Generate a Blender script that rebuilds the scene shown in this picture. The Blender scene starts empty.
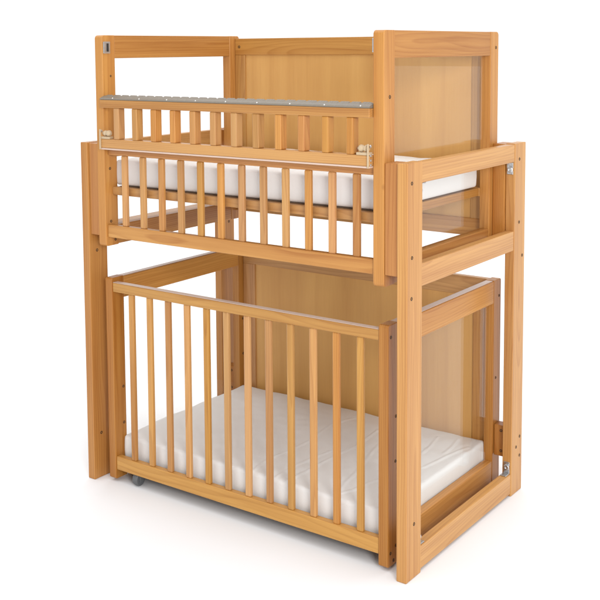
import bpy, bmesh, math, random
from mathutils import Vector, Matrix
random.seed(7)
S = bpy.context.scene
COL = S.collection

# ------------------------------------------------------------------ camera
cam_d = bpy.data.cameras.new("camera"); cam = bpy.data.objects.new("camera", cam_d); COL.objects.link(cam)
yaw, pit, rol = 0.6352, -0.0911, -0.0078
fw = Vector((-math.sin(yaw)*math.cos(pit), math.cos(yaw)*math.cos(pit), math.sin(pit)))
r0 = Vector((math.cos(yaw), math.sin(yaw), 0)); u0 = r0.cross(fw)
rr = r0*math.cos(rol) + u0*math.sin(rol); uu = -r0*math.sin(rol) + u0*math.cos(rol)
m = Matrix((( rr.x, uu.x, -fw.x), (rr.y, uu.y, -fw.y), (rr.z, uu.z, -fw.z))).to_4x4()
m.translation = Vector((1.1693, -2.0845, 1.265)); cam.matrix_world = m
cam_d.sensor_width = 36; cam_d.lens = 36*1048.27/600
cam_d.shift_x = (300-277.62)/600; cam_d.shift_y = -(300-143.92)/600
cam_d.clip_end = 500; cam_d.clip_start = 0.02
S.camera = cam

# ------------------------------------------------------------------ studio light
W = bpy.data.worlds.new("World"); S.world = W; W.use_nodes = True
bg = W.node_tree.nodes["Background"]; bg.inputs[0].default_value = (1, 1, 1, 1); bg.inputs[1].default_value = 1.0
# white studio: overhead glow added to whiten the floor, white backdrop behind the cot, glow added at right for the end faces, dimmer elsewhere
wn, wl = W.node_tree.nodes, W.node_tree.links
wt = wn.new('ShaderNodeTexCoord')
def lobe(d, a, b, lo, hi):
    wd = wn.new('ShaderNodeVectorMath'); wd.operation = 'DOT_PRODUCT'; wl.new(wt.outputs['Generated'], wd.inputs[0]); wd.inputs[1].default_value = Vector(d).normalized()
    wr = wn.new('ShaderNodeMapRange'); wr.interpolation_type = 'SMOOTHSTEP'; wl.new(wd.outputs['Value'], wr.inputs[0])
    for k, v in zip((1, 2, 3, 4), (a, b, lo, hi)): wr.inputs[k].default_value = v
    return wr.outputs[0]
def wmath(op, a, b):
    n = wn.new('ShaderNodeMath'); n.operation = op; wl.new(a, n.inputs[0]); wl.new(b, n.inputs[1]); return n.outputs[0]
v = wmath('MAXIMUM', lobe((1, .1, .15), .3, .9, .40, .75), lobe((-.6, .8, 0), .25, .7, .36, 1.12))
v = wmath('MAXIMUM', v, lobe((0, 0, 1), .45, .75, .36, 2.0))
wl.new(v, bg.inputs[1])
def area(name, loc, target, size, power, col=(1, 1, 1)):
    d = bpy.data.lights.new(name, 'AREA'); d.shape = 'RECTANGLE'; d.size, d.size_y = size; d.energy = power; d.color = col
    o = bpy.data.objects.new(name, d); COL.objects.link(o); o.location = loc
    o.rotation_euler = (Vector(target)-Vector(loc)).to_track_quat('-Z', 'Y').to_euler()
    return o
area("key_softbox", (3.0, -2.9, 2.0), (-0.5, 0.3, 0.55), (1.2, 1.2), 120)
S.view_settings.view_transform = 'Standard'; S.view_settings.look = 'None'
S.view_settings.exposure = 0.0; S.view_settings.gamma = 1.0

# ------------------------------------------------------------------ materials
def mat(name):
    M = bpy.data.materials.new(name); M.use_nodes = True
    nt = M.node_tree; return M, nt, nt.nodes, nt.links, nt.nodes["Principled BSDF"]
def wood(name, early, late, knots=1., spec=.32, bs=12., sw=.75, rings=190., ringmix=.55, rough=.36, contrast=1.0, fleck=.25):
    M, nt, N, L, b = mat(name)
    def node(t, **k):
        n = N.new(t)
        for a, v in k.items(): setattr(n, a, v)
        return n
    def math_(op, a, c=None, d=None):
        n = node('ShaderNodeMath', operation=op)
        for i, v in enumerate((a, c, d)):
            if v is None: continue
            if hasattr(v, 'links'): L.new(v, n.inputs[i])
            else: n.inputs[i].default_value = v
        return n.outputs[0]
    at = node('ShaderNodeAttribute', attribute_name='grain')
    tint = node('ShaderNodeAttribute', attribute_name='tint')
    sep = node('ShaderNodeSeparateXYZ'); L.new(at.outputs['Vector'], sep.inputs[0])
    def noise(scale3, detail=2., rough_=.5, dist=0.):
        mp = node('ShaderNodeVectorMath', operation='MULTIPLY'); L.new(at.outputs['Vector'], mp.inputs[0]); mp.inputs[1].default_value = scale3
        n = node('ShaderNodeTexNoise'); L.new(mp.outputs[0], n.inputs['Vector'])
        n.inputs['Scale'].default_value = 1.; n.inputs['Detail'].default_value = detail; n.inputs['Roughness'].default_value = rough_; n.inputs['Distortion'].default_value = dist
        return n
    warp = noise((1.3, 5, 5), 2.)
    ws = node('ShaderNodeSeparateColor'); L.new(warp.outputs['Color'], ws.inputs[0])
    y = math_('MULTIPLY_ADD', math_('SUBTRACT', ws.outputs[0], .5), .045, sep.outputs[1])
    z = math_('MULTIPLY_ADD', math_('SUBTRACT', ws.outputs[1], .5), .045, sep.outputs[2])
    rad = math_('SQRT', math_('ADD', math_('MULTIPLY', y, y), math_('MULTIPLY', z, z)))
    fr = math_('FRACT', math_('MULTIPLY', rad, rings))
    # soft early wood rising to a thin dark late-wood line
    ring = math_('POWER', fr, 2.6)
    back = math_('SUBTRACT', 1., math_('SMOOTH_MIN', math_('MULTIPLY', math_('SUBTRACT', 1., fr), 9.), 1., .3))
    ring = math_('MULTIPLY', ring, math_('SUBTRACT', 1., math_('MAXIMUM', back, 0.)))
    broad = noise((.8, bs, bs), 2.); streak = noise((1.6, 75, 75), 2.)
    fine = noise((9, 420, 420), 3., .6)
    pores = noise((30, 1100, 1100), 1., .5)
    f = math_('MULTIPLY', ring, ringmix)
    f = math_('MULTIPLY_ADD', math_('SUBTRACT', broad.outputs['Fac'], .5), 1.1*contrast, f)
    f = math_('MULTIPLY_ADD', math_('SUBTRACT', fine.outputs['Fac'], .5), .42*contrast, f)
    f = math_('MULTIPLY_ADD', math_('SUBTRACT', streak.outputs['Fac'], .5), sw*contrast, f)
    f = math_('ADD', f, .22)
    f = math_('MAXIMUM', math_('MINIMUM', f, 1.), 0.)
    mx = node('ShaderNodeMix', data_type='RGBA'); L.new(f, mx.inputs[0])
    mx.inputs[6].default_value = (*early, 1); mx.inputs[7].default_value = (*late, 1)
    # scattered small knots
    mp = node('ShaderNodeVectorMath', operation='MULTIPLY'); L.new(at.outputs['Vector'], mp.inputs[0]); mp.inputs[1].default_value = (10, 10, 10)
    vo = node('ShaderNodeTexVoronoi'); L.new(mp.outputs[0], vo.inputs['Vector']); vo.inputs['Scale'].default_value = 1.
    vs = node('ShaderNodeSeparateColor'); L.new(vo.outputs['Color'], vs.inputs[0])
    gate = math_('GREATER_THAN', vs.outputs[0], .95)
    kd = math_('MULTIPLY', vo.outputs['Distance'], 1.0)
    kn = math_('MULTIPLY', math_('MAXIMUM', math_('SUBTRACT', 1., math_('MULTIPLY', kd, 8.)), 0.), gate)
    kn = math_('MULTIPLY', math_('MINIMUM', math_('MULTIPLY', kn, 1.2), .75), knots)
    mk = node('ShaderNodeMix', data_type='RGBA'); L.new(kn, mk.inputs[0]); L.new(mx.outputs[2], mk.inputs[6]); mk.inputs[7].default_value = (.20, .07, .02, 1)
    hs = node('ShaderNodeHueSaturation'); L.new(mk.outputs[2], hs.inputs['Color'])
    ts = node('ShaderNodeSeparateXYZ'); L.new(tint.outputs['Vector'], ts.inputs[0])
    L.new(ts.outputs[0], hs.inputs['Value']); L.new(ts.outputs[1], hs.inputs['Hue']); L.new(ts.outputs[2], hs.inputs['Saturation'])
    L.new(hs.outputs[0], b.inputs['Base Color'])
    rg = math_('MULTIPLY_ADD', fine.outputs['Fac'], .18, rough-.09); L.new(rg, b.inputs['Roughness'])
    bp = node('ShaderNodeBump'); bp.inputs['Strength'].default_value = .12; bp.inputs['Distance'].default_value = .0006
    L.new(math_('ADD', pores.outputs['Fac'], math_('MULTIPLY', fine.outputs['Fac'], .8)), bp.inputs['Height']); L.new(bp.outputs[0], b.inputs['Normal'])
    b.inputs['Specular IOR Level'].default_value = spec
    b.inputs['Coat Weight'].default_value = .06; b.inputs['Coat Roughness'].default_value = .22
    return M
PINE = wood("lacquered_pine", (.575, .294, .093), (.31, .108, .026), ringmix=.38, contrast=1.05)
PLY = wood("pine_plywood", (.66, .375, .125), (.43, .195, .052), knots=0., spec=.2, bs=7., sw=.12, rings=14., ringmix=.16, contrast=1.0, rough=.30)

def simple(name, col, rough=.5, metal=0., bump=None, var=.08, vs=60., spec=.5, trans=0.):
    M, nt, N, L, b = mat(name)
    tc = N.new('ShaderNodeTexCoord'); n = N.new('ShaderNodeTexNoise'); n.inputs['Scale'].default_value = vs; n.inputs['Detail'].default_value = 4
    L.new(tc.outputs['Object'], n.inputs['Vector'])
    r = N.new('ShaderNodeMapRange'); L.new(n.outputs['Fac'], r.inputs[0]); r.inputs[3].default_value = 1-var; r.inputs[4].default_value = 1+var
    v = N.new('ShaderNodeVectorMath'); v.operation = 'SCALE'; v.inputs[0].default_value = col; L.new(r.outputs[0], v.inputs['Scale'])
    L.new(v.outputs[0], b.inputs['Base Color'])
    b.inputs['Roughness'].default_value = rough; b.inputs['Metallic'].default_value = metal; b.inputs['Specular IOR Level'].default_value = spec
    b.inputs['Transmission Weight'].default_value = trans
    if bump:
        bp = N.new('ShaderNodeBump'); bp.inputs['Strength'].default_value = bump[1]; bp.inputs['Distance'].default_value = bump[2]
        n2 = N.new('ShaderNodeTexNoise'); n2.inputs['Scale'].default_value = bump[0]; n2.inputs['Detail'].default_value = 3; L.new(tc.outputs['Object'], n2.inputs['Vector'])
        L.new(n2.outputs['Fac'], bp.inputs['Height']); L.new(bp.outputs[0], b.inputs['Normal'])
    return M
FABRIC = simple("white_mattress_fabric", (.77, .765, .755), .85, bump=(420., .35, .0012), var=.02, vs=14., spec=.2)
FLOOR = simple("white_studio_floor", (.80, .805, .82), .75, var=.005, vs=3., spec=.2)
BRONZE = simple("dark_bronze_bolt", (.07, .045, .028), .4, .6, var=.2, vs=300)
DARK = simple("dark_socket", (.02, .014, .01), .7)
STEEL = simple("zinc_plated_steel", (.62, .64, .66), .28, 1., var=.12, vs=200)
GREY = simple("grey_teething_plastic", (.19, .16, .125), .38, var=.10, vs=160)
LIP = simple("pale_lip_and_edge_sheen", (.60, .45, .37), .3, var=.03)  # plastic of the gate lip, and painted glancing sheen on low cot rail tops
CREAM = simple("cream_plastic", (.50, .38, .24), .35, var=.05)
RUBBER = simple("grey_castor_rubber", (.11, .115, .12), .5, var=.1)
EDGE = simple("shade_dark_base_board", (.12, .075, .045), .7)  # base board colour darkened to stand for the shadow gap under the mattress
def perspex():
    M, nt, N, L, b = mat("clear_acrylic"); out = N["Material Output"]; N.remove(b)
    f = N.new('ShaderNodeFresnel')
    # the fresnel node inverts its index on the inner side of a face: hand it the inverse there
    ge = N.new('ShaderNodeNewGeometry'); mr = N.new('ShaderNodeMapRange'); L.new(ge.outputs['Backfacing'], mr.inputs[0]); mr.inputs[3].default_value = 1.24; mr.inputs[4].default_value = 1/1.24
    L.new(mr.outputs[0], f.inputs['IOR'])
    t = N.new('ShaderNodeBsdfTransparent'); t.inputs[0].default_value = (.985, .985, .98, 1)
    g = N.new('ShaderNodeBsdfGlossy'); g.inputs['Roughness'].default_value = 0; g.inputs[0].default_value = (.9, .9, .9, 1)
    x = N.new('ShaderNodeMixShader'); L.new(f.outputs[0], x.inputs[0]); L.new(t.outputs[0], x.inputs[1]); L.new(g.outputs[0], x.inputs[2]); L.new(x.outputs[0], out.inputs[0])
    return M
CLEAR = perspex()

# ------------------------------------------------------------------ helpers
def tag(o, label=None, cat=None, group=None, kind=None):
    if label: o['label'] = label
    if cat: o['category'] = cat
    if group: o['group'] = group
    if kind: o['kind'] = kind
    return o
def empty(name, loc):
    o = bpy.data.objects.new(name, None); COL.objects.link(o); o.location = loc; o.empty_display_size = .05; return o
def world_of(o):
    v = Vector(o.location)
    while o.parent: o = o.parent; v += Vector(o.location)
    return v
def link(name, bm, material, parent=None, smooth=False):
    """bm holds world coordinates; origin goes to the middle of the mesh"""
    lo = Vector([min(v.co[i] for v in bm.verts) for i in range(3)]); hi = Vector([max(v.co[i] for v in bm.verts) for i in range(3)])
    c = (lo+hi)/2
    for v in bm.verts: v.co -= c
    me = bpy.data.meshes.new(name); bm.to_mesh(me); bm.free(); me.materials.append(material)
    if smooth:
        for p in me.polygons: p.use_smooth = True
    o = bpy.data.objects.new(name, me); COL.objects.link(o)
    if parent:
        o.parent = parent; o.location = c - world_of(parent)
    else: o.location = c
    return o
def box_bm(x, y, z, bev=.003, seg=3, big=None, bigr=.012):
    bm = bmesh.new(); bmesh.ops.create_cube(bm, size=1)
    for v in bm.verts:
        v.co = Vector((x[0]+(v.co.x+.5)*(x[1]-x[0]), y[0]+(v.co.y+.5)*(y[1]-y[0]), z[0]+(v.co.z+.5)*(z[1]-z[0])))
    if big:
        es = [e for e in bm.edges if big(*((e.verts[0].co+e.verts[1].co)/2))]
        bmesh.ops.bevel(bm, geom=es, offset=bigr, segments=5, profile=.5, affect='EDGES')
    if bev:
        es = [e for e in bm.edges if len(e.link_faces) == 2 and e.calc_face_angle(0) > .6]
        bmesh.ops.bevel(bm, geom=es, offset=bev, segments=seg, profile=.5, affect='EDGES')
    return bm
def grain(o, axis=None, tint=None, flat=False, off=None):
    me = o.data; n = len(me.vertices)
    co = [v.co for v in me.vertices]
    d = [max(c[i] for c in co)-min(c[i] for c in co) for i in range(3)]
    a = axis if axis is not None else d.index(max(d))
    rest = [i for i in range(3) if i != a]; rest.sort(key=lambda i: -d[i])
    al = random.uniform(-20, 20)
    o1 = off[0] if off else random.choice((-1, 1))*random.uniform(.0, .045)
    o2 = off[1] if off else random.choice((-1, 1))*random.uniform(.02, .09)
    if flat: o1, o2 = random.uniform(-.1, .1), .12
    ga = me.attributes.new('grain', 'FLOAT_VECTOR', 'POINT')
    vals = []
    for c in co: vals += [c[a]+al, c[rest[0]]+o1, c[rest[1]]+o2]
    ga.data.foreach_set('vector', vals)
    t = tint or (random.uniform(.86, 1.07), .5+random.uniform(-.003, .007), random.uniform(.93, 1.06))
    ta = me.attributes.new('tint', 'FLOAT_VECTOR', 'POINT'); ta.data.foreach_set('vector', list(t)*n)
    return o
def board(name, parent, x, y, z, bev=.003, material=None, big=None, bigr=.012, **k):
    return grain(link(name, box_bm(x, y, z, bev, 3, big, bigr), material or PINE, parent), **k)
def solid(name, parent, x, y, z, material, bev=.0015):
    return link(name, box_bm(x, y, z, bev, 2), material, parent)
def lathe_bm(bm, c, axis, prof, seg=24):
    """prof: (distance along axis, radius)"""
    c = Vector(c); A = Vector([1 if i == axis else 0 for i in range(3)]); B = Vector([1 if i == (axis+1) % 3 else 0 for i in range(3)]); Cc = A.cross(B)
    rings = []
    for h, r in prof:
        rings.append([bm.verts.new(c+A*h+(B*math.cos(2*math.pi*k/seg)+Cc*math.sin(2*math.pi*k/seg))*r) for k in range(seg)])
    for a, b in zip(rings, rings[1:]):
        for k in range(seg): bm.faces.new((a[k], a[(k+1) % seg], b[(k+1) % seg], b[k]))
    bm.faces.new(list(reversed(rings[0]))); bm.faces.new(rings[-1])
    return bm
def bolt(parent, c, axis, sgn, r=.0045):
    bm = bmesh.new(); lathe_bm(bm, c, axis, [(sgn*h, q) for h, q in ((-.002, r), (.0004, r), (.0009, r*.85), (.0009, r*.55), (-.0012, r*.5))])
    bmesh.ops.recalc_face_normals(bm, faces=bm.faces)
    return link('bolt', bm, BRONZE if r > .004 else DARK, parent)

L_, W_ = 1.0738, .669
tS, dS = .0275, .072
gu, tu, du, yu, yu2 = .0645, .0294, .050, .0036, .6232
gl, tl, dl, yl, yl2 = .0643, .0269, .048, .0242, .6579
xL = -L_
SL = [-.916 + .0698*i for i in range(12)]

# ================================================================== BUNK COT (stand + fixed upper cot, bolted together)
bunk = empty('bunk_cot', (-L_/2, W_/2, 0))
tag(bunk, 'tall pine bunk cot with fold-down slatted side, standing on outer posts over the low cot', 'bunk cot')

def stand_end(x0, x1, out, posts=True):
    ps = []
    for (y0, y1) in ((0, dS), (W_-dS, W_)):
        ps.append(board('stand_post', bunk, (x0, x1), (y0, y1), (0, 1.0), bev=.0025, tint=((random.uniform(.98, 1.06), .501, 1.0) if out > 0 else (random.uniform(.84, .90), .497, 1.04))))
    xi = (x0+.0015, x1-.0015)
    for nm, z in (('stand_top_rail', (.949, .9975)), ('stand_middle_rail', (.703, .7576)), ('stand_bottom_rail', (.008, .0650))):
        board(nm, bunk, xi, (dS-.0004, W_-dS+.0004), z, bev=.0022, tint=(random.uniform(1.0, 1.08), .502, .98))
    return ps
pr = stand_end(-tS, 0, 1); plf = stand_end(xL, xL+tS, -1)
for y, z in ((.0206, .953), (.022, .7793), (.0204, .6832), (.0368, .1349)): bolt(pr[0], (0, y, z), 0, 1)
for y, z in ((.6258, .9552), (.6281, .7792), (.652, .6824), (.6515, .1598), (.628, .135), (.652, .1039)): bolt(pr[1], (0, y, z), 0, 1)
for p, yy in ((plf[0], .03), (plf[1], .64)):
    for z in (.683, .135): bolt(p, (xL+tS, yy, z), 0, 1)
# spacer blocks between the stand and the upper cot
for xa, xb in ((-gu+.0004, -tS-.0004), (xL+tS+.0004, xL+gu-.0004)):
    board('spacer_block', bunk, (xa, xb), (.0065, .058), (.7335, .998), bev=.002, tint=(.86, .493, 1.03))
    board('spacer_block', bunk, (xa, xb), (.592, .655), (.735, .998), bev=.002, tint=(.80, .493, 1.08))
# low guide blocks on the rear stand posts
for xa, xb in ((-gl+.0012, -tS-.0004), (xL+tS+.0004, xL+gl-.0012)):
    g = board('guide_block', bunk, (xa, xb), (.618, .652), (.102, .192), bev=.002, tint=(.72, .49, 1.1))
    for z in (.118, .177): bolt(g, ((xa+xb)/2+.004, .618, z), 1, -1, .004)
# zinc brackets in the corners of the right end frame
def bracket(c, sz, sy, parent):
    """small plated angle with a round cam, c = inner corner, on the face of the post"""
    x, y, z = c
    b = box_bm((x-.009, x+.009), (min(y, y+sy*.003), max(y, y+sy*.003)), (min(z, z+sz*.034), max(z, z+sz*.034)), .001, 1)
    o = link('corner_bracket', b, STEEL, parent)
    b = box_bm((x-.009, x+.009), (min(y+sy*.0032, y+sy*.026), max(y+sy*.0032, y+sy*.026)), (min(z, z+sz*.003), max(z, z+sz*.003)), .001, 1)
    link('bracket_leg', b, STEEL, o)
    bm = bmesh.new(); lathe_bm(bm, (x+.002, y, z+sz*.020), 1, [(sy*h, q) for h, q in ((.003, .008), (.008, .0082), (.009, .0065), (.009, .004), (.006, .0035))], 18)
    bmesh.ops.recalc_face_normals(bm, faces=bm.faces); link('cam_screw', bm, STEEL, o)
for pp, X in ((pr, -tS/2), (plf, xL+tS/2)):
    bracket((X, W_-dS-.0002, .9485), -1, -1, pp[1]); bracket((X, dS+.0002, .9485), -1, 1, pp[0])
    if pp is pr: bracket((X, W_-dS-.0002, .0655), 1, -1, pp[1]); bracket((X, dS+.0002, .0655), 1, 1, pp[0])

# upper cot posts, rounded at the outer top corners
ztop, zbot = 1.3052, .7042
posts_u = {}
for kx, (xa, xb) in enumerate(((xL+gu, xL+gu+tu), (-gu-tu, -gu))):
    for ky, (ya, yb) in enumerate(((yu, yu+du), (yu2-du, yu2))):
        oy = ya if ky == 0 else yb
        posts_u[kx, ky] = board('cot_post', bunk, (xa, xb), (ya, yb), (zbot, ztop), bev=.002, tint=(random.uniform(.88,.95), .497, 1.05),
            big=lambda x, y, z, oy=oy, xa=xa, xb=xb: abs(y-oy) < 1e-4 and (abs(z-ztop) < 1e-4 or abs(z-zbot) < 1e-4), bigr=.010)
    for nm, z in (('end_top_rail', (1.2398, 1.3048)), ('end_bottom_rail', (.7060, .762))):
        board(nm, bunk, ((xL+tS+.001 if not kx and 'bottom' in nm else xa+.002), xb-.001), (yu+du-.0004, yu2-du+.0004), z, bev=.002, tint=((.86, .497, 1.05) if 'top' in nm else (.92, .498, 1.03)))
    solid('clear_panel', bunk, ((xa+xb)/2-.002, (xa+xb)/2+.002), (yu+du-.0002, yu2-du+.0002), (.762, 1.2396), CLEAR, 0)
    board('base_side_rail', bunk, ((-.118, -.0955) if kx else (xL+.0955, xL+.118)), (.058, .570), (.852, .8735), bev=.0015)
bolt(posts_u[1, 0], (-gu, .030, 1.150), 0, 1); bolt(posts_u[1, 1], (-gu, .606, 1.262), 0, 1)
bolt(posts_u[1, 1], (-gu, .600, .86), 0, 1, .004)
xi0 = xL+gu+tu
for z in (.927, .775): bolt(posts_u[0, 0], (xi0, .024, z), 0, 1, .004)
bolt(posts_u[0, 0], (xi0, .040, .72), 0, 1, .004); bolt(posts_u[0, 0], (xi0, .035, 1.19), 0, 1, .003)
# catches for the folding gate
for px, xx, sg in ((posts_u[0, 0], xi0, 1), (posts_u[1, 0], -gu-tu, -1)):
    a, b_ = sorted((xx+sg*.0003, xx+sg*.0045))
    c = solid('catch', px, (a, b_), (yu+.003, yu+.028), (1.254, 1.287), STEEL, .001)
    a, b_ = sorted((xx+sg*.0046, xx+sg*.0055))
    solid('catch_slot', c, (a, b_), (yu+.014, yu+.021), (1.259, 1.282), DARK, 0)

# front fixed side of the upper cot
x0f, x1f = xL+gu+tu, -gu-tu
board('front_bottom_rail', bunk, (x0f, x1f), (.0096, .031), (.7307, .767), bev=.003)
board('front_middle_rail', bunk, (x0f, x1f), (.0165, .040), (.966, 1.001), bev=.003)
for x in SL: board('slat', bunk, (x-.0098, x+.0098), (.0135, .0262), (.766, .967), bev=.004)
board('base_front_rail', bunk, (x0f, x1f), (.033, .0525), (.8505, .8735), bev=.0015)
board('base_rear_rail', bunk, (x0f, x1f), (.572, .592), (.8505, .8735), bev=.0015)
bb = solid('mattress_base', bunk, (xL+.1185, -.1185), (.053, .5715), (.862, .8764), EDGE, .0008)  # its dark colour paints the thin shadow line below the mattress

# back panel of the upper cot
def back_panel(parent, x0, x1, yf, yb, z0, z1, rt, rb, st):
    p = grain(link('back_panel', box_bm((x0+st-.004, x1-st+.004), (yf+.006, yb-.003), (z0+rb-.004, z1-rt+.004), 0), PLY, parent), axis=2, off=(.03, .07), tint=(1.0, .5, 1.0))
    board('panel_rail', p, (x0, x1), (yf, yb), (z1-rt, z1), bev=.0018); board('panel_rail', p, (x0, x1), (yf, yb), (z0, z0+rb), bev=.0018)
    for a, b in ((x0, x0+st), (x1-st, x1)): board('panel_stile', p, (a, b), (yf+.0006, yb-.0006), (z0+rb, z1-rt), bev=.0015)
    return p
bp = back_panel(bunk, x0f+.0005, x1f-.0005, .600, .621, .732, 1.297, .0535, .050, .040)
bolt(bp, (x0f+.018, .600, 1.27), 1, -1, .0045)

# folding gate on hinges, proud of the posts
gate = grain(link('folding_gate', box_bm((x0f+.001, x1f-.001), (-.0116, .0170), (.9893, 1.0147), .002), PINE, bunk))
board('gate_top_rail', gate, (x0f+.001, x1f-.001), (-.0116, .0170), (1.1025, 1.1246), bev=.002)
solid('plastic_lip', gate, (x0f+.001, x1f-.001), (-.0122, .0125), (.9848, .9891), LIP, .001)
for x in SL: board('gate_slat', gate, (x-.0118, x+.0082), (-.0106, .0162), (1.0145, 1.1027), bev=.0035)
# ribbed grey teething strip sloping up to the back with a scalloped edge
def teether():
    bm = bmesh.new(); n = 590; x0, x1 = x0f+.001, x1f-.001
    rows = []
    for i in range(n+1):
        x = x0+(x1-x0)*i/n; s = 1-max(0., math.cos(2*math.pi*(x-x0)/.0315))**6
        e = min(1, (x-x0)/.012, (x1-x)/.012); e = max(e, .25)
        rb = .0007*math.cos(2*math.pi*(x-x0)/.0079)
        prof = [(-.0110, 1.1250), (-.0110, 1.1275), (-.0085, 1.1300+.0004*s), (.002, 1.1335+rb), (.0085, 1.1345+.0022*s*e+rb), (.0120, 1.1355+.0028*s*e), (.0138, 1.133+.0018*s*e), (.0138, 1.1250)]
        rows.append([bm.verts.new((x, y, z)) for y, z in prof])
    m_ = len(rows[0])
    for a, b in zip(rows, rows[1:]):
        for k in range(m_): bm.faces.new((a[k], a[(k+1) % m_], b[(k+1) % m_], b[k]))
    bm.faces.new(rows[0]); bm.faces.new(list(reversed(rows[-1])))
    bmesh.ops.recalc_face_normals(bm, faces=bm.faces)
    return bm
ts = link('teething_strip', teether(), GREY, gate)
STUD = simple("white_stud", (.7, .69, .66), .3)
k = 0; x = x0f+.05
while x < x1f-.02:
    b = bmesh.new(); bmesh.ops.create_uvsphere(b, u_segments=12, v_segments=8, radius=.0019)
    for v in b.verts: v.co = Vector((x, -.0088, 1.1297))+v.co
    link('stud', b, STUD, gate, True); x += .1012
# hinge plates with spools, each end of the gate
for sg, xe in ((1, x0f+.001), (-1, x1f-.001)):
    a, b_ = sorted((xe, xe+sg*.0038))
    hp = solid('hinge_plate', gate, (a, b_), (-.0165, -.0118), (.985, 1.042), CREAM, .001)
    bm = bmesh.new()
    lathe_bm(bm, (xe+sg*.005, -.0035, 1.0305), 0, [(sg*h, q) for h, q in ((0, .0045), (.005, .0045), (.006, .0075), (.009, .0082), (.012, .0062), (.016, .0062), (.018, .0085), (.023, .0087), (.026, .0072), (.028, .0040), (.030, .0035))], 24)
    bmesh.ops.recalc_face_normals(bm, faces=bm.faces)
    link('spool', bm, CREAM, gate, False)
    a, b_ = sorted((xe+sg*.001, xe+sg*.036)); solid('spool_seat', gate, (a, b_), (-.0118, .004), (1.0149, 1.0215), CREAM, .001)
    for z in (.992, 1.003, 1.014, 1.036):
        bm = bmesh.new(); lathe_bm(bm, (xe-sg*.0, -.006, z), 0, [(-sg*h, q) for h, q in ((-.001, .0035), (.002, .0035), (.003, .002))], 12); bmesh.ops.recalc_face_normals(bm, faces=bm.faces)
        link('hinge_screw', bm, STEEL, gate)

# ================================================================== LOW COT ON CASTORS
low = empty('low_cot', (-L_/2, (yl+yl2)/2, 0))
tag(low, 'low pine cot on castors with long front slats, tucked under the upper cot', 'cot')
zl0, zl1 = .0093, .6084
pl = {}
for kx, (xa, xb) in enumerate(((xL+gl, xL+gl+tl), (-gl-tl, -gl))):
    for ky, (ya, yb) in enumerate(((yl, yl+dl), (yl2-dl, yl2))):
        oy = ya if ky == 0 else yb
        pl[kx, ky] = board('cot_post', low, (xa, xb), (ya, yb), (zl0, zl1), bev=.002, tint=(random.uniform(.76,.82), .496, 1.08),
            big=lambda x, y, z, oy=oy: abs(y-oy) < 1e-4 and (abs(z-zl1) < 1e-4 or abs(z-zl0) < 1e-4), bigr=.006)
    board('end_top_rail', low, (xa+.001, xb-.0005), (yl+dl-.0004, yl2-dl+.0004), (.5435, .6060), bev=.002, tint=(1.0, .501, 1.04))
    solid('edge_sheen_strip', low, (xa+.003, xb-.003), (yl+dl+.001, yl2-dl-.001), (.6063, .6077), LIP, .001)  # pale colour stands in for glancing sheen along the end rail
    board('end_bottom_rail', low, (xa+.002, xb-.001), (yl+dl-.0004, yl2-dl+.0004), (.012, .084), bev=.002)
    solid('clear_panel', low, ((xa+xb)/2-.002, (xa+xb)/2+.002), (yl+dl-.0002, yl2-dl+.0002), (.084, .5434), CLEAR, 0)
x0l, x1l = xL+gl+tl, -gl-tl
for y, z in ((.0373, .578), (.062, .3785), (.060, .267), (.0371, .043), (.0516, .0205), (.0630, .054)): bolt(pl[1, 0], (-gl, y, z), 0, 1, .0042)
for z in (.2792, .1707): bolt(pl[0, 0], (x0l, .0615, z), 0, 1, .0042)
for z in (.36, .24): bolt(pl[0, 1], (x0l, .63, z), 0, 1, .0042)
bolt(pl[1, 1], (-gl, .645, .560), 0, 1, .0042); bolt(pl[1, 1], (-gl, .628, .325), 0, 1, .0042)
board('front_top_rail', low, (x0l, x1l), (.0268, .047), (.5680, .5945), bev=.002)
solid('edge_sheen_strip', low, (x0l, x1l), (.0272, .0468), (.5947, .5961), LIP, .001)  # pale colour stands in for glancing sheen on the front rail top
board('front_bottom_rail', low, (x0l, x1l), (.0268, .047), (.0375, .0780), bev=.003)
for x in SL: board('slat', low, (x-.0095, x+.0095), (.0300, .0428), (.0770, .5690), bev=.004)
solid('mattress_base', low, (x0l+.002, x1l-.002), (.0475, .625), (.046, .056), EDGE, .001)  # dark colour stands for shade between mattress and rail
back_panel(low, x0l+.0005, x1l-.0005, .634, .655, .045, .6055, .056, .05, .048)
for cx, cy in ((-.914, .048), (-.20, .30), (-.914, .60), (-.16, .60)):
    bm = box_bm((cx-.013, cx+.013), (cy-.015, cy+.015), (.0375, .0458), .001, 1)
    for s in (-1, 1):
        b2 = box_bm((cx+s*.0115-.0012, cx+s*.0115+.0012), (cy-.008, cy+.008), (.014, .0374), .0004, 1)
        me = bpy.data.meshes.new('t'); b2.to_mesh(me); b2.free(); bm.from_mesh(me); bpy.data.meshes.remove(me)
    c = link('castor', bm, RUBBER, low)
    bm = bmesh.new(); lathe_bm(bm, (cx, cy, .0205), 0, [(-.0095, .010), (-.0095, .017), (-.0075, .0198), (0, .0205), (.0075, .0198), (.0095, .017), (.0095, .010)], 32); bmesh.ops.recalc_face_normals(bm, faces=bm.faces)
    link('wheel', bm, RUBBER, c, False)

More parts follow.
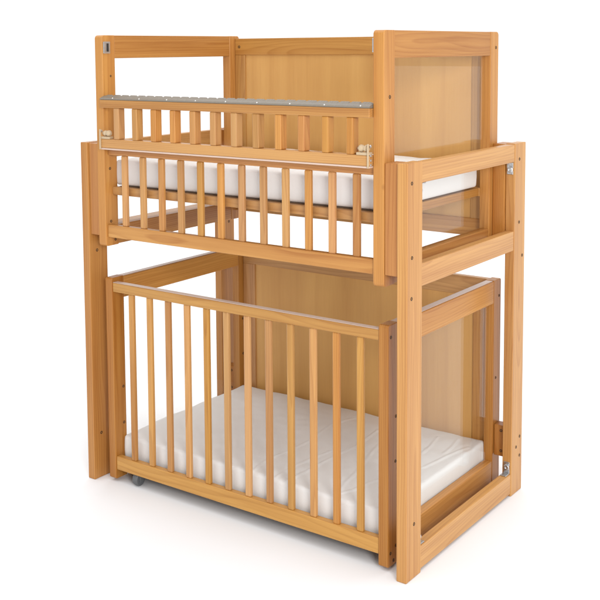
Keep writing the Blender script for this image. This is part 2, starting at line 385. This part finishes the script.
# ================================================================== MATTRESSES
def mattress(name, x, y, z, rad, seams, crown=.004, seed=0, bulge=.002):
    from mathutils import noise as ns
    nx, ny, nz = 230, 130, 14
    bm = bmesh.new(); cache = {}
    def vert(i, j, k):
        key = (i, j, k)
        if key in cache: return cache[key]
        u, v, w = i/nx, j/ny, k/nz
        p = Vector((x[0]+(x[1]-x[0])*u, y[0]+(y[1]-y[0])*v, z[0]+(z[1]-z[0])*w))
        q = Vector((min(max(p.x, x[0]+rad), x[1]-rad), min(max(p.y, y[0]+rad), y[1]-rad), min(max(p.z, z[0]+rad), z[1]-rad)))
        d = p-q
        if d.length > 1e-9: p = q+d.normalized()*rad if sum(abs(c) > 1e-9 for c in d) > 1 else q+d.normalized()*rad
        n = ns.noise(Vector((p.x*9, p.y*9, seed+p.z*4)))*.0016+ns.noise(Vector((p.x*30, p.y*30, seed+p.z*30)))*.0005
        if w > .5:
            t = min(1, min(u, 1-u)*9)*min(1, min(v, 1-v)*6)
            p.z += (crown*t+n*2.2)*min(1, (w-.5)*2)
            if k == nz:
                for sm in seams:
                    dd = min(segd(p.x, p.y, a, b) for a, b in zip(sm, sm[1:]))
                    p.z += 0.0021*math.exp(-(dd/.0032)**2) - .0006*math.exp(-((dd-.009)/.006)**2)
        else:
            sg = -1
        s = math.sin(math.pi*w)
        if j == 0: p.y -= bulge*s+n
        if j == ny: p.y += bulge*s
        if i == 0: p.x -= bulge*s+n
        if i == nx: p.x += bulge*s+n
        cache[key] = bm.verts.new(p); return cache[key]
    def quad(a, b, c, d): bm.faces.new([vert(*t) for t in (a, b, c, d)])
    for i in range(nx):
        for j in range(ny):
            quad((i, j, nz), (i+1, j, nz), (i+1, j+1, nz), (i, j+1, nz)); quad((i, j+1, 0), (i+1, j+1, 0), (i+1, j, 0), (i, j, 0))
        for k_ in range(nz):
            quad((i, 0, k_), (i+1, 0, k_), (i+1, 0, k_+1), (i, 0, k_+1)); quad((i, ny, k_+1), (i+1, ny, k_+1), (i+1, ny, k_), (i, ny, k_))
    for j in range(ny):
        for k_ in range(nz):
            quad((0, j, k_+1), (0, j+1, k_+1), (0, j+1, k_), (0, j, k_)); quad((nx, j, k_), (nx, j+1, k_), (nx, j+1, k_+1), (nx, j, k_+1))
    return link(name, bm, FABRIC, None, True)
def segd(px, py, a, b):
    dx, dy = b[0]-a[0], b[1]-a[1]; t = ((px-a[0])*dx+(py-a[1])*dy)/(dx*dx+dy*dy); t = max(0, min(1, t))
    return math.hypot(px-a[0]-t*dx, py-a[1]-t*dy)
SEAMS = [[(-0.506, 0.065), (-0.514, 0.13), (-0.503, 0.227), (-0.504, 0.332), (-0.518, 0.463), (-0.492, 0.557)], [(-0.43, 0.058), (-0.426, 0.147), (-0.422, 0.213), (-0.41, 0.3)], [(-0.4, 0.017), (-0.389, 0.095), (-0.381, 0.154), (-0.382, 0.228), (-0.378, 0.297), (-0.367, 0.358), (-0.384, 0.518)], [(-0.245, 0.064), (-0.26, 0.144), (-0.27, 0.203), (-0.292, 0.292), (-0.323, 0.417)], [(-0.24, 0.085), (-0.219, 0.122), (-0.2, 0.21)], [(-0.142, 0.465), (-0.147, 0.521), (-0.161, 0.589)], [(-0.143, 0.342), (-0.13, 0.437), (-0.112, 0.554)], [(-0.191, 0.43), (-0.199, 0.5), (-0.214, 0.568)]]   #SEAMS#
tag(mattress('mattress', (-.985, -.100), (.0525, .568), (.8766, .950), .007, [], seed=3), 'plain white cot mattress in the upper cot behind the short slats', 'mattress')
tag(mattress('mattress', (-.982, -.0935), (.058, .628), (.0565, .134), .008, SEAMS, seed=11), 'white cot mattress with diagonal quilting lines lying in the low cot near the floor', 'mattress')

# ================================================================== FLOOR
bm = bmesh.new(); bmesh.ops.create_grid(bm, x_segments=8, y_segments=8, size=60)
tag(link('floor', bm, FLOOR), kind='structure')
